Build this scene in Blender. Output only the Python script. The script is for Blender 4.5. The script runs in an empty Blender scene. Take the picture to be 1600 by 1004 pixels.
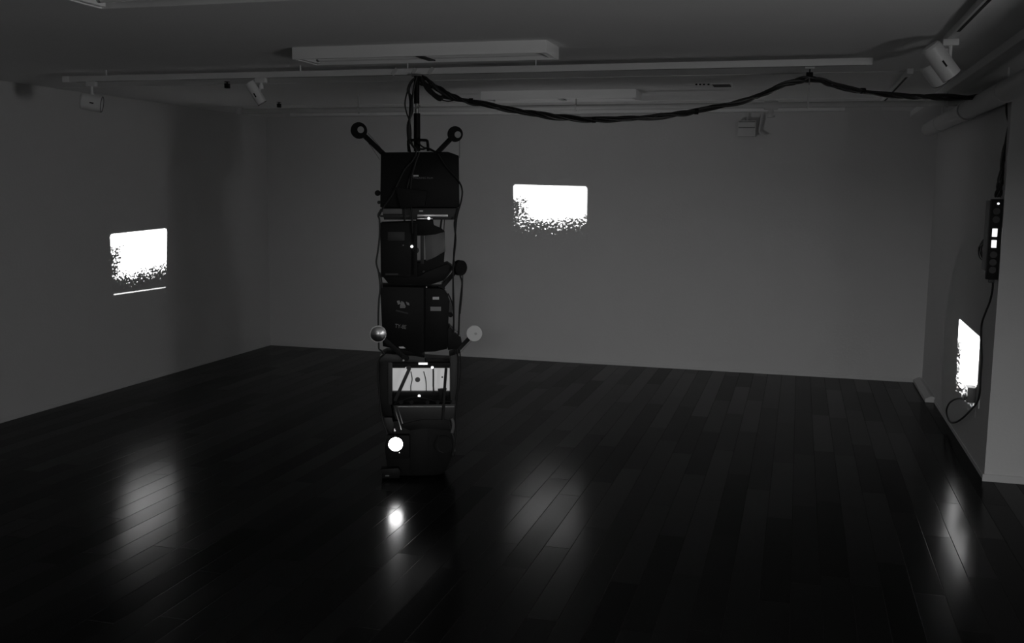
import bpy, bmesh, math, random
import numpy as np
from mathutils import Vector, Matrix

random.seed(7)
S = bpy.context.scene
COL = S.collection
PI = math.pi

# ------------------------------------------------------------------ camera
F_PX, YAW, PITCH, ROLL, EYE = 1575.2, 0.27504, 0.13073, 0.010697, 1.76
cy, sy, cp, sp = math.cos(YAW), math.sin(YAW), math.cos(PITCH), math.sin(PITCH)
FWD = Vector((-sy*cp, cy*cp, -sp)); R0 = Vector((cy, sy, 0)); U0 = R0.cross(FWD)
RIGHT = R0*math.cos(ROLL) + U0*math.sin(ROLL)
UP = -R0*math.sin(ROLL) + U0*math.cos(ROLL)
cam_d = bpy.data.cameras.new('camera'); cam = bpy.data.objects.new('camera', cam_d); COL.objects.link(cam)
cam_d.sensor_width = 36; cam_d.lens = F_PX/1600*36; cam_d.clip_start = 0.05
M = Matrix((RIGHT, UP, -FWD)).transposed().to_4x4(); M.translation = Vector((0, 0, EYE))
cam.matrix_world = M
S.camera = cam

def ray(px, py):
    return FWD + RIGHT*((px-800)/F_PX) - UP*((py-502)/F_PX)
def on_x(px, py, X):
    d = ray(px, py); return Vector((0, 0, EYE)) + d*(X/d.x)
def on_y(px, py, Y):
    d = ray(px, py); return Vector((0, 0, EYE)) + d*(Y/d.y)
def on_z(px, py, Z):
    d = ray(px, py); return Vector((0, 0, EYE)) + d*((Z-EYE)/d.z)

# ------------------------------------------------------------------ colour management, world
S.view_settings.view_transform = 'Standard'; S.view_settings.look = 'None'
S.view_settings.exposure = 0.0; S.view_settings.gamma = 1.0; S.view_settings.use_curve_mapping = False
w = bpy.data.worlds.new('night'); S.world = w; w.use_nodes = True
w.node_tree.nodes['Background'].inputs[0].default_value = (0, 0, 0, 1)
w.node_tree.nodes['Background'].inputs[1].default_value = 0
S.cycles.max_bounces = 10; S.cycles.diffuse_bounces = 6; S.cycles.glossy_bounces = 4
S.cycles.sample_clamp_indirect = 3.0; S.cycles.caustics_reflective = False; S.cycles.caustics_refractive = False
S.cycles.use_denoising = True; S.cycles.use_adaptive_sampling = False

# room dimensions (metres)
XL, XR, YD, H, YR, XN, YN = -5.622, 1.175, 9.99, 2.5, 6.634, 2.3, -1.1
PART_TOP = 2.04  # return wall cut short here so the space above reads dark

# picture corners on the walls: (top-left, top-right, bottom-right, bottom-left) as (along, height)
BACK_Q = [(-2.823, 1.806), (-2.049, 1.794), (-2.045, 1.215), (-2.808, 1.225)]
LEFT_Q = [(7.325, 1.342), (8.136, 1.367), (8.095, 0.824), (7.335, 0.828)]
RIGHT_Q = [(8.03, 0.845), (7.115, 0.832), (7.085, 0.30), (8.0, 0.26)]
FRONT_Q = [(2.1, 2.2), (1.2, 2.2), (1.2, 1.6), (2.1, 1.6)]

def homography(quad):
    dst = [(0, 1), (1, 1), (1, 0), (0, 0)]
    A, b = [], []
    for (x, y), (u, v) in zip(quad, dst):
        A.append([x, y, 1, 0, 0, 0, -u*x, -u*y]); b.append(u)
        A.append([0, 0, 0, x, y, 1, -v*x, -v*y]); b.append(v)
    return [float(t) for t in np.linalg.solve(np.array(A), np.array(b))]

class NT:
    def __init__(s, tree): s.t = tree
    def n(s, typ, **kw):
        o = s.t.nodes.new(typ)
        for k, v in kw.items(): setattr(o, k, v)
        return o
    def put(s, sock, v):
        if isinstance(v, (int, float)): sock.default_value = v
        elif isinstance(v, tuple): sock.default_value = v
        else: s.t.links.new(v, sock)
    def m(s, op, a, b=0.0, c=0.0, clamp=False):
        o = s.n('ShaderNodeMath', operation=op, use_clamp=clamp)
        s.put(o.inputs[0], a); s.put(o.inputs[1], b); s.put(o.inputs[2], c)
        return o.outputs[0]
    def vec(s, x, y, z):
        o = s.n('ShaderNodeCombineXYZ'); s.put(o.inputs[0], x); s.put(o.inputs[1], y); s.put(o.inputs[2], z)
        return o.outputs[0]
    def ramp(s, v, a, b, c0=0.0, c1=1.0):
        o = s.n('ShaderNodeMapRange'); o.clamp = True; o.interpolation_type = 'SMOOTHSTEP'
        s.put(o.inputs[0], v); s.put(o.inputs[1], a); s.put(o.inputs[2], b); s.put(o.inputs[3], c0); s.put(o.inputs[4], c1)
        return o.outputs[0]

def film_beam(name, pos, wall_axis, wall_val, quad, power, foliage=True, strip=False, seed=0.0, falloff=0.15, fol_h=0.30, spill=0.0):
    """a film projector's beam: a spot whose film frame is a procedural gobo thrown on to a wall"""
    L = bpy.data.lights.new(name, 'SPOT'); L.energy = power; L.shadow_soft_size = 0.004
    L.use_nodes = True; T = NT(L.node_tree); nt = L.node_tree
    em = nt.nodes['Emission']
    other = 1 if wall_axis == 0 else 0
    cen = Vector((0, 0, 0))
    cen[wall_axis] = wall_val; cen[other] = sum(q[0] for q in quad)/4; cen[2] = sum(q[1] for q in quad)/4
    d = cen - Vector(pos)
    L.spot_size = 2*math.atan(max((Vector([quad[k][0]-cen[other], quad[k][1]-cen[2]]).length for k in range(4)))*1.25/ max(d.length*0.75, .1)); L.spot_blend = 0.0
    o = bpy.data.objects.new(name, L); COL.objects.link(o)
    o.location = pos; o.rotation_euler = d.to_track_quat('-Z', 'Y').to_euler()
    g = T.n('ShaderNodeNewGeometry'); sx = T.n('ShaderNodeSeparateXYZ'); T.put(sx.inputs[0], g.outputs['Incoming'])
    t = T.m('DIVIDE', wall_val-pos[wall_axis], sx.outputs[wall_axis])
    a = T.m('ADD', T.m('MULTIPLY', t, sx.outputs[other]), pos[other])
    b = T.m('ADD', T.m('MULTIPLY', t, sx.outputs[2]), pos[2])
    h = homography(quad)
    lin = lambda p, q, r: T.m('ADD', T.m('ADD', T.m('MULTIPLY', a, p), T.m('MULTIPLY', b, q)), r)
    w_ = lin(h[6], h[7], 1.0)
    u = T.m('DIVIDE', lin(h[0], h[1], h[2]), w_); v = T.m('DIVIDE', lin(h[3], h[4], h[5]), w_)
    e = 0.012
    # rounded film gate
    du = T.m('SUBTRACT', T.m('ABSOLUTE', T.m('SUBTRACT', u, 0.5)), 0.46)
    dv = T.m('SUBTRACT', T.m('ABSOLUTE', T.m('SUBTRACT', v, 0.5)), 0.45)
    du = T.m('MAXIMUM', du, 0.0); dv = T.m('MULTIPLY', T.m('MAXIMUM', dv, 0.0), 0.8)
    r = T.m('SQRT', T.m('ADD', T.m('MULTIPLY', du, du), T.m('MULTIPLY', dv, dv)))
    mask = T.ramp(r, 0.04-e, 0.04+e*0.3, 1.0, 0.0)
    val = T.m('MULTIPLY', mask, T.ramp(u, 0.45, 1.1, 1.0, 1.0-falloff))
    if foliage:
        n1 = T.n('ShaderNodeTexNoise'); n1.inputs['Scale'].default_value = 27; n1.inputs['Detail'].default_value = 2.0
        n1.inputs['Roughness'].default_value = 0.65
        T.put(n1.inputs['Vector'], T.vec(u, v, seed))
        n2 = T.n('ShaderNodeTexNoise'); n2.inputs['Scale'].default_value = 7; n2.inputs['Detail'].default_value = 2.0
        T.put(n2.inputs['Vector'], T.vec(u, v, seed+3.1))
        fine = T.m('SUBTRACT', n1.outputs[0], 0.5); big = T.m('SUBTRACT', n2.outputs[0], 0.5)
        # distance above the hedge line, and right of the shrub at the left edge
        eh = T.m('SUBTRACT', v, T.m('ADD', fol_h-0.02, T.m('MULTIPLY', T.m('POWER', T.m('ABSOLUTE', T.m('SUBTRACT', u, 0.45)), 2.0), 0.22)))
        el = T.m('MAXIMUM', T.m('SUBTRACT', u, 0.13), T.m('MULTIPLY', T.m('SUBTRACT', v, 0.74), 1.2))
        dd = T.m('SMOOTH_MIN', eh, el, 0.06)
        s_ = T.m('ADD', T.m('ADD', T.m('MULTIPLY', dd, 1.0), T.m('MAXIMUM', T.m('MULTIPLY', fine, 1.15), T.m('MULTIPLY', fine, 0.45))), T.m('MULTIPLY', big, 0.22))
        val = T.m('MULTIPLY', val, T.ramp(s_, 0.0, 0.08))
        # a few scratches and dust specks near the upper edge
        n3 = T.n('ShaderNodeTexNoise'); n3.inputs['Scale'].default_value = 30; T.put(n3.inputs['Vector'], T.vec(u, v, seed+9))
        dust = T.m('MULTIPLY', T.ramp(n3.outputs[0], 0.68, 0.75), T.ramp(u, 0.30, 0.1))
        val = T.m('MULTIPLY', val, T.m('SUBTRACT', 1.0, T.m('MULTIPLY', dust, 0.85)))
    if strip:   # the next frame peeping in under the picture
        sm = T.m('MULTIPLY', T.ramp(T.m('ABSOLUTE', T.m('SUBTRACT', v, -0.005)), 0.004, 0.014, 1.0, 0.0),
                 T.ramp(T.m('ABSOLUTE', T.m('SUBTRACT', u, 0.5)), 0.47, 0.5, 1.0, 0.0))
        val = T.m('ADD', T.m('MULTIPLY', val, T.ramp(v, 0.02, 0.05)), T.m('MULTIPLY', sm, 0.2))
    if spill: val = T.m('ADD', val, spill)
    T.put(em.inputs['Strength'], val)
    return o

# column of projectors: its own frame, turned to face the camera side of the room
CO = Vector((-2.195, 5.76, 0)); CA = 0.368
E1 = Vector((math.cos(CA), math.sin(CA), 0)); E2 = Vector((-math.sin(CA), math.cos(CA), 0))
def cw(u, v, z): return CO + E1*u + E2*v + Vector((0, 0, z))
def C(px, py, v=0.0):
    """photo pixel -> (u, z) on the column's plane at depth v"""
    d = ray(px, py); o = Vector((0, 0, EYE)) - CO
    t = (v - o.dot(E2))/d.dot(E2); p = o + d*t
    return (p.dot(E1), max(p.z, 0.008))

# ------------------------------------------------------------------ lights
film_beam('beam_back_wall', tuple(cw(0.06, 0.30, 1.46)), 1, YD, BACK_Q, 2500, seed=0.0, fol_h=0.38, falloff=0.35)
film_beam('beam_left_wall', tuple(cw(-0.34, 0.05, 1.13)), 0, XL, LEFT_Q, 6000, strip=True, seed=4.0, fol_h=0.34, falloff=0.35)
film_beam('beam_right_wall', tuple(cw(0.36, 0.06, 0.66)), 0, XR, RIGHT_Q, 4600, seed=8.0, fol_h=0.24, falloff=0.0)
film_beam('beam_near_wall', tuple(cw(C(618, 693, -.21)[0], -0.26, 0.21)), 1, YN, FRONT_Q, 1500, foliage=False)

def area(name, loc, target, sx_, sy_, power):
    L = bpy.data.lights.new(name, 'AREA'); L.shape = 'RECTANGLE'; L.size = sx_; L.size_y = sy_; L.energy = power
    o = bpy.data.objects.new(name, L); COL.objects.link(o); o.location = loc
    o.rotation_euler = (Vector(target)-Vector(loc)).to_track_quat('-Z', 'Y').to_euler(); return o
area('added_side_light', (XN+0.03, 1.72, 1.25), (XN-5, 1.72, 1.25), 0.42, 0.5, 36)  # added area lamp for an unseen source that throws the column's shadow left
area('frontal_fill_light', (0.3, YN-1.5, 2.24), (0.3, 5, 1.3), 1.3, 0.36, 150)  # added area lamp for frontal fill, set behind an unseen opening
def fill_spot(name, loc, direction, power):
    L = bpy.data.lights.new(name, 'SPOT'); L.energy = power; L.spot_size = 2.2; L.spot_blend = 1.0; L.shadow_soft_size = .02
    o = bpy.data.objects.new(name, L); COL.objects.link(o); o.location = loc
    o.rotation_euler = Vector(direction).to_track_quat('-Z', 'Y').to_euler()
# added fill spot behind the column that brightens the back wall
fill_spot('back_wall_fill', tuple(cw(0.1, 0.35, 0.9)), (.2, 1, .0), 28)

# ------------------------------------------------------------------ materials
def mat(name, col, rough=0.6, metal=0.0, noise=0.0, nscale=8.0, bump=0.0, bscale=60.0, spec=0.5, emit=0.0, alpha=1.0):
    m = bpy.data.materials.new(name); m.use_nodes = True; T = NT(m.node_tree)
    b = m.node_tree.nodes['Principled BSDF']
    c = col if isinstance(col, tuple) else (col, col, col)
    b.inputs['Base Color'].default_value = (*c, 1); b.inputs['Roughness'].default_value = rough
    b.inputs['Metallic'].default_value = metal; b.inputs['Specular IOR Level'].default_value = spec
    if alpha < 1: b.inputs['Alpha'].default_value = alpha
    if emit: b.inputs['Emission Color'].default_value = (1, 1, 1, 1); b.inputs['Emission Strength'].default_value = emit
    tc = T.n('ShaderNodeTexCoord')
    if noise:
        n = T.n('ShaderNodeTexNoise'); n.inputs['Scale'].default_value = nscale; n.inputs['Detail'].default_value = 4
        T.put(n.inputs['Vector'], tc.outputs['Object'])
        mx = T.n('ShaderNodeMixRGB'); T.put(mx.inputs[0], n.outputs[0])
        mx.inputs[1].default_value = (*[x*(1-noise) for x in c], 1); mx.inputs[2].default_value = (*[min(1, x*(1+noise)) for x in c], 1)
        T.put(b.inputs['Base Color'], mx.outputs[0])
    if bump:
        n = T.n('ShaderNodeTexNoise'); n.inputs['Scale'].default_value = bscale; n.inputs['Detail'].default_value = 3
        T.put(n.inputs['Vector'], tc.outputs['Object'])
        bp = T.n('ShaderNodeBump'); bp.inputs['Strength'].default_value = bump; bp.inputs['Distance'].default_value = 0.004
        T.put(bp.inputs['Height'], n.outputs[0]); T.put(b.inputs['Normal'], bp.outputs[0])
    return m
M_WALL = mat('wall_paint', 0.62, 0.85, noise=0.03, nscale=3, bump=0.35, bscale=45, spec=0.2)
M_CEIL = mat('ceiling_paint', 0.82, 0.9, noise=0.03, nscale=2, bump=0.2, bscale=60, spec=0.2)
M_TRIM = mat('trim_paint', 0.6, 0.6, spec=0.3)
M_FIX = mat('white_enamel', 0.88, 0.35, noise=0.02)
M_TRACK = mat('track_enamel', 0.75, 0.5, noise=0.03)
M_PIPE = mat('painted_pipe', 0.6, 0.5, noise=0.04, nscale=12)
M_SLOT = mat('slot_black', 0.006, 0.6, spec=0.2)
M_SPOT = mat('spotlight_white', 0.75, 0.4)
M_REFL = mat('bright_reflector', 0.9, 0.15, metal=1.0)
M_GLASS = mat('tube_glass', 0.85, 0.15)
M_RUB = mat('cable_rubber', 0.012, 0.45, noise=0.2, nscale=40)
M_BODY = mat('projector_black', 0.006, 0.5, noise=0.2, nscale=25, bump=0.2, bscale=250, spec=0.15)
M_BODY2 = mat('projector_dark_grey', 0.018, 0.5, noise=0.15, nscale=25, spec=0.4)
M_GREY = mat('housing_grey', 0.12, 0.45, noise=0.08, nscale=20)
M_MET = mat('brushed_steel', 0.45, 0.3, metal=1.0, noise=0.1, nscale=60)
M_CHR = mat('chrome', 0.8, 0.1, metal=1.0)
M_HUB = mat('reel_hub_grey', 0.45, 0.4)
M_PALE = mat('glowing_panel', 0.6, 0.55, noise=0.03, emit=0.27)  # panel's glow set in the material in place of lamp light
M_LAB = mat('label_white', 0.7, 0.5)
M_LABD = mat('label_grey', 0.25, 0.5)
M_FILM = mat('film_strip', 0.05, 0.25)
M_ACR = mat('clear_grey_plastic', 0.95, 0.3, alpha=0.7)
M_LAMP = mat('lit_lens', 0.8, 0.3, emit=48.0)
M_GLINT = mat('glint_glow', 0.8, 0.3, emit=1.6)  # highlights and bright specks drawn as small glowing parts
M_NEON = mat('lit_switch', 0.8, 0.3, emit=1.0)

def floor_mat():
    m = bpy.data.materials.new('dark_plank_floor'); m.use_nodes = True; T = NT(m.node_tree)
    b = m.node_tree.nodes['Principled BSDF']
    g = T.n('ShaderNodeNewGeometry'); s = T.n('ShaderNodeSeparateXYZ'); T.put(s.inputs[0], g.outputs['Position'])
    W, Lg = 0.1316, 1.18
    xi = T.m('DIVIDE', T.m('ADD', s.outputs[0], 1.277+13.16), W)
    row = T.m('FLOOR', xi); fx = T.m('FRACT', xi)
    wn = T.n('ShaderNodeTexWhiteNoise'); wn.noise_dimensions = '1D'; T.put(wn.inputs['W'], row)
    yi = T.m('ADD', T.m('DIVIDE', T.m('ADD', s.outputs[1], 20.0), Lg), wn.outputs[0])
    brd = T.m('FLOOR', yi); fy = T.m('FRACT', yi)
    wb = T.n('ShaderNodeTexWhiteNoise'); wb.noise_dimensions = '2D'; T.put(wb.inputs['Vector'], T.vec(row, brd, 0.0))
    sc = T.n('ShaderNodeSeparateColor'); T.put(sc.inputs[0], wb.outputs['Color'])
    ex = T.m('MINIMUM', fx, T.m('SUBTRACT', 1.0, fx)); ey = T.m('MINIMUM', fy, T.m('SUBTRACT', 1.0, fy))
    seam = T.m('MINIMUM', T.m('MULTIPLY', ex, W), T.m('MULTIPLY', ey, Lg))
    gap = T.ramp(seam, 0.0008, 0.0022)                 # 0 in the joint, 1 on the board
    nz = T.n('ShaderNodeTexNoise'); nz.inputs['Scale'].default_value = 1.0; nz.inputs['Detail'].default_value = 5
    T.put(nz.inputs['Vector'], T.vec(T.m('MULTIPLY', s.outputs[0], 40.0), T.m('MULTIPLY', s.outputs[1], 3.0), T.m('MULTIPLY', row, 3.7)))
    base = T.m('MULTIPLY', T.m('ADD', 0.6, T.m('MULTIPLY', sc.outputs[0], 0.8)), T.m('ADD', 0.75, T.m('MULTIPLY', nz.outputs[0], 0.5)))
    base = T.m('MULTIPLY', base, 0.004)
    col = T.m('ADD', T.m('MULTIPLY', base, gap), T.m('MULTIPLY', T.m('SUBTRACT', 1.0, gap), 0.010))
    cc = T.n('ShaderNodeCombineColor'); [T.put(cc.inputs[k], col) for k in range(3)]
    T.put(b.inputs['Base Color'], cc.outputs[0])
    T.put(b.inputs['Roughness'], T.m('ADD', T.m('MULTIPLY', sc.outputs[1], 0.03), T.m('ADD', 0.168, T.m('MULTIPLY', T.m('SUBTRACT', 1.0, gap), 0.15))))
    T.put(b.inputs['Specular IOR Level'], T.m('MULTIPLY', T.m('ADD', 0.020, T.m('MULTIPLY', sc.outputs[2], 0.014)), T.m('ADD', 0.15, T.m('MULTIPLY', gap, 0.85))))
    # every board lies at a very slightly different tilt
    tx = T.m('MULTIPLY', T.m('SUBTRACT', sc.outputs[0], 0.5), 0.006); ty = T.m('MULTIPLY', T.m('SUBTRACT', sc.outputs[2], 0.5), 0.022)
    vn = T.n('ShaderNodeVectorMath', operation='NORMALIZE'); T.put(vn.inputs[0], T.vec(tx, ty, 1.0))
    bp = T.n('ShaderNodeBump'); bp.inputs['Strength'].default_value = 0.12; bp.inputs['Distance'].default_value = 0.002
    T.put(bp.inputs['Height'], gap); T.put(bp.inputs['Normal'], vn.outputs[0]); T.put(b.inputs['Normal'], bp.outputs[0])
    return m
M_FLOOR = floor_mat()

# ------------------------------------------------------------------ mesh helpers
class MB:
    def __init__(s): s.b = bmesh.new()
    def _bev(s, vs, bev):
        if bev > 0:
            es = list({e for v in vs for e in v.link_edges})
            bmesh.ops.bevel(s.b, geom=es, offset=bev, segments=2, profile=0.6, affect='EDGES', clamp_overlap=True)
    def box(s, lo, hi, bev=0.0):
        r = bmesh.ops.create_cube(s.b, size=1.0); vs = r['verts']
        c = [(a+b)/2 for a, b in zip(lo, hi)]; d = [abs(b-a) for a, b in zip(lo, hi)]
        for v in vs: v.co = Vector((c[0]+v.co.x*d[0], c[1]+v.co.y*d[1], c[2]+v.co.z*d[2]))
        s._bev(vs, bev); return s
    def prism(s, pts, v0, v1, bev=0.0):
        """outline in the u-z plane extruded along v (local y)"""
        n = len(pts)
        a = [s.b.verts.new((p[0], v0, p[1])) for p in pts]; c = [s.b.verts.new((p[0], v1, p[1])) for p in pts]
        s.b.faces.new(a); s.b.faces.new(c[::-1])
        for i in range(n): s.b.faces.new((a[(i+1) % n], a[i], c[i], c[(i+1) % n]))
        s._bev(a+c, bev); return s
    def cyl(s, p, q, r, r2=None, seg=24, caps=True, bev=0.0):
        p, q = Vector(p), Vector(q); d = q-p; r2 = r if r2 is None else r2
        rot = d.to_track_quat('Z', 'Y').to_matrix().to_4x4(); m = Matrix.Translation((p+q)/2) @ rot
        k = bmesh.ops.create_cone(s.b, cap_ends=caps, segments=seg, radius1=r, radius2=r2, depth=d.length, matrix=m)
        if bev:
            vs = k['verts']; es = [e for e in {e for v in vs for e in v.link_edges} if len(e.link_faces) == 2 and max(len(f.verts) for f in e.link_faces) > 4]
            bmesh.ops.bevel(s.b, geom=es, offset=bev, segments=2, affect='EDGES', clamp_overlap=True)
        return s
    def tube(s, pts, r, seg=8, smooth=6):
        pts = [Vector(p) for p in pts]
        if smooth and len(pts) > 2:
            out = []
            P = [pts[0]*2-pts[1]] + pts + [pts[-1]*2-pts[-2]]
            for i in range(1, len(P)-2):
                for k in range(smooth):
                    t = k/smooth; a, b, c, d = P[i-1:i+3]
                    out.append(0.5*((2*b)+(c-a)*t+(2*a-5*b+4*c-d)*t*t+(3*b-a-3*c+d)*t**3))
            out.append(pts[-1]); pts = out
        rings = []; up = None
        for i, p in enumerate(pts):
            t = (pts[min(i+1, len(pts)-1)]-pts[max(i-1, 0)])
            if t.length < 1e-9: t = Vector((0, 0, 1))
            t.normalize()
            if up is None: up = Vector((0, 0, 1)) if abs(t.z) < 0.9 else Vector((1, 0, 0))
            n = t.cross(up)
            if n.length < 1e-6: n = t.orthogonal()
            n.normalize(); up = n.cross(t).normalized()
            rr = r(i/(len(pts)-1)) if callable(r) else r
            rings.append([s.b.verts.new(p + n*math.cos(2*PI*k/seg)*rr + up*math.sin(2*PI*k/seg)*rr) for k in range(seg)])
        for a, b in zip(rings, rings[1:]):
            for k in range(seg): s.b.faces.new((a[k], a[(k+1) % seg], b[(k+1) % seg], b[k]))
        s.b.faces.new(rings[0][::-1]); s.b.faces.new(rings[-1]); return s
    def bar(s, p, q, w, d, bev=0.002, axis=(0, 1, 0)):
        """flat bar from p to q, width w across, depth d along axis"""
        p, q = Vector(p), Vector(q); t = (q-p); L = t.length; t.normalize(); a = Vector(axis).normalized(); n = t.cross(a).normalized()
        r = bmesh.ops.create_cube(s.b, size=1.0)['verts']; c = (p+q)/2
        for v in r: v.co = c + t*v.co.x*L + n*v.co.y*w + a*v.co.z*d
        s._bev(r, bev); return s
    def ring(s, c, R, r, axis=(0, 1, 0), seg=32, arc=1.0):
        c = Vector(c); a = Vector(axis).normalized(); u = a.orthogonal().normalized(); v = a.cross(u)
        k = int(seg*arc)
        if arc >= 1:
            rs = []
            for i in range(seg):
                t = 2*PI*i/seg; dirv = u*math.cos(t)+v*math.sin(t)
                rs.append([s.b.verts.new(c + dirv*(R + r*math.cos(2*PI*j/8)) + a*r*math.sin(2*PI*j/8)) for j in range(8)])
            for i in range(seg):
                A, B = rs[i], rs[(i+1) % seg]
                for j in range(8): s.b.faces.new((A[j], B[j], B[(j+1) % 8], A[(j+1) % 8]))
        else:
            s.tube([c+(u*math.cos(2*PI*i/seg)+v*math.sin(2*PI*i/seg))*R for i in range(k+1)], r, smooth=0)
        return s
    def build(s, name, m, parent=None, smooth=True, label=None):
        bmesh.ops.recalc_face_normals(s.b, faces=s.b.faces[:])
        me = bpy.data.meshes.new(name); s.b.to_mesh(me); s.b.free(); me.materials.append(m)
        if smooth:
            for p in me.polygons: p.use_smooth = True
            try: me.set_sharp_from_angle(angle=math.radians(35))
            except Exception: pass
        o = bpy.data.objects.new(name, me); COL.objects.link(o)
        if parent is not None: o.parent = parent
        if label: o['label'] = label
        return o

def thing(name, label, cat, loc=(0, 0, 0), rz=0.0, group=None):
    o = bpy.data.objects.new(name, None); COL.objects.link(o); o.location = loc; o.rotation_euler = (0, 0, rz)
    o['label'] = label; o['category'] = cat
    if group: o['group'] = group
    return o
def tag(o, label, cat, group=None):
    o['label'] = label; o['category'] = cat
    if group: o['group'] = group
    return o
def struct(name, mb, m, label=None, smooth=False):
    o = mb.build(name, m, smooth=smooth); o['kind'] = 'structure'
    if label: o['label'] = label
    return o

# ------------------------------------------------------------------ the room
T0 = 0.15
struct('floor', MB().box((XL-T0, YN-T0, -0.1), (XN+T0, YD+T0, 0)), M_FLOOR, 'dark glossy plank floor of the gallery')
struct('ceiling', MB().box((XL-T0, YN-T0, H), (XN+T0, YD+T0, H+0.1)), M_CEIL, 'plain painted ceiling')
struct('wall_back', MB().box((XL-T0, YD, 0), (XR, YD+T0, H)), M_WALL, 'long rear wall carrying one projection')
struct('wall_left', MB().box((XL-T0, YN, 0), (XL, YD, H)), M_WALL, 'left wall carrying one projection and the column shadow')
struct('wall_right', MB().box((XR, YR, 0), (XR+0.12, YD+T0, H)), M_WALL, 'short right wall with the power strip')
struct('wall_return', MB().box((XR+0.12, YR, 0), (XN+T0, YR+0.12, PART_TOP)), M_WALL, 'lighter wall face at the right edge')
struct('wall_added_recess', MB().box((XR+0.12, YR+0.9, 0), (XN+T0, YR+1.02, H)), M_WALL, 'set-back wall added to darken the view above the return wall')  # recess added so that the strip above the return stays in shade
DX0, DX1, DZ = -0.35, 0.95, 2.05
struct('wall_near', MB().box((XL, YN-T0, 0), (DX0, YN, H)).box((DX1, YN-T0, 0), (XN, YN, H)).box((DX0, YN-T0, DZ), (DX1, YN, H)), M_WALL)  # unseen opening added; its lintel trims the frontal lamp from above
struct('added_door_1', MB().box((DX0-.06, YN-.02, 0), (DX0, YN+.02, DZ+.06)).box((DX1, YN-.02, 0), (DX1+.06, YN+.02, DZ+.06)).box((DX0, YN-.02, DZ), (DX1, YN+.02, DZ+.06)), M_TRIM)  # unseen frame added around that opening
WY0, WY1, WZ0, WZ1 = 1.51, 1.93, 1.0, 1.5
rw = MB()
rw.box((XN, YN-T0, 0), (XN+T0, WY0, H)); rw.box((XN, WY1, 0), (XN+T0, YR+1.02, H))
rw.box((XN, WY0, 0), (XN+T0, WY1, WZ0)); rw.box((XN, WY0, WZ1), (XN+T0, WY1, H))
struct('wall_side', rw, M_WALL)
wf = MB()
for a, b in (((XN-.02, WY0-.05, WZ0-.05), (XN+.02, WY1+.05, WZ0)), ((XN-.02, WY0-.05, WZ1), (XN+.02, WY1+.05, WZ1+.05)),
             ((XN-.02, WY0-.05, WZ0), (XN+.02, WY0, WZ1)), ((XN-.02, WY1, WZ0), (XN+.02, WY1+.05, WZ1))): wf.box(a, b)
struct('added_window_1', wf, M_TRIM)  # unseen frame added around the side lamp

# skirting: hairline along the rear wall, real boards on the right
struct('baseboard_back', MB().box((XL, YD-0.006, 0), (XR, YD, 0.035), 0.001), M_TRIM)
struct('baseboard_left', MB().box((XL, YN, 0), (XL+0.004, YD-0.006, 0.03), 0.001), M_TRIM)
struct('baseboard_return', MB().box((XR-0.012, YR-0.014, 0), (XN, YR, 0.045), 0.002), M_TRIM)
struct('baseboard_right', MB().box((XR-0.004, YR, 0), (XR, 9.05, 0.03), 0.001), M_TRIM)
struct('trim_1', MB().prism([(XR-0.075, 0), (XR, 0), (XR, 0.05), (XR-0.03, 0.055), (XR-0.075, 0.03)], 9.05, YD-0.006, 0.003), M_TRIM,
       'thick painted skirting block in the far right corner')
struct('trim_2', MB().box((0.93, 2.0, H-0.05), (XR+.12, YD, H), 0.004), M_CEIL, 'shallow ceiling drop along the right wall')
for k, yy in enumerate((6.72, 8.55)):
    struct('trim_%d' % (3+k), MB().box((XL, yy, H-0.004), (0.93, yy+0.5, H), 0.002), M_CEIL, 'flat ceiling batten running across the room')

# surfaces the films fall on: thin paint fields on the walls
def image_patch(quad, axis, val, sgn, label):
    mb = MB(); b = mb.b
    g = 0.0012
    pad = 0.0
    def P(q, off):
        return (q[0], val+off, q[1]) if axis == 1 else (val+off, q[0], q[1])
    a = [b.verts.new(P(q, 0)) for q in quad]; c = [b.verts.new(P(q, sgn*g)) for q in quad]
    b.faces.new(a[::-1]); b.faces.new(c)
    for i in range(4): b.faces.new((a[i], a[(i+1) % 4], c[(i+1) % 4], c[i]))
    return tag(mb.build('projected_image', M_WALL, smooth=False), label, 'projected image', None)
image_patch(BACK_Q, 1, YD, -1, 'bright projected picture of sky over foliage on the back wall')
image_patch(LEFT_Q, 0, XL, 1, 'bright projected picture with a thin light line below it, on the left wall')
image_patch(RIGHT_Q, 0, XR, -1, 'narrow steeply foreshortened bright projected picture low on the right wall')

# ------------------------------------------------------------------ ceiling: lighting tracks, fixtures, pipes
RZ, RY = 2.446, 5.76
p0 = on_y(100, 125, RY); p1 = on_y(1363, 98, RY)
tr = thing('lighting_track', 'long white lighting track across the ceiling that the projector column hangs from', 'lighting track', (0, RY, RZ))
x0, x1 = p0.x, p1.x
b = MB().box((x0+.05, -.017, -.018), (x1, .017, .018), 0.002); b.build('rail', M_TRACK, tr)
MB().box((x0, -.019, -.02), (x0+.055, .019, .02), 0.003).build('end_cap', M_FIX, tr)
MB().box((x0+.1, -.006, -.0185), (x1-.03, .006, -.0175)).build('slot', M_SLOT, tr)
for xx in (x0+.33, x0+1.73, -2.29, -1.5):
    MB().cyl((xx, 0, .017), (xx, 0, H-RZ), .004, seg=10).build('hanger', M_CEIL, tr)
# clear tape where the pole is fixed
M_TAPE = mat('clear_tape', 0.8, 0.15, alpha=0.5)
for a, w_, wh in ((-.10, .05, 'leftmost'), (.03, .035, 'middle'), (.13, .05, 'rightmost')):
    tag(MB().bar((-2.28+a, -.021, -.018), (-2.28+a+w_*.6, -.021, .019), .022, .001, 0, axis=(0, 1, 0)).build('adhesive_tape', M_TAPE),
        'clear tape strip on the track above the projector column, %s of three' % wh, 'tape', 'tape strips on the lighting track').location = (0, RY, RZ)

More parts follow.
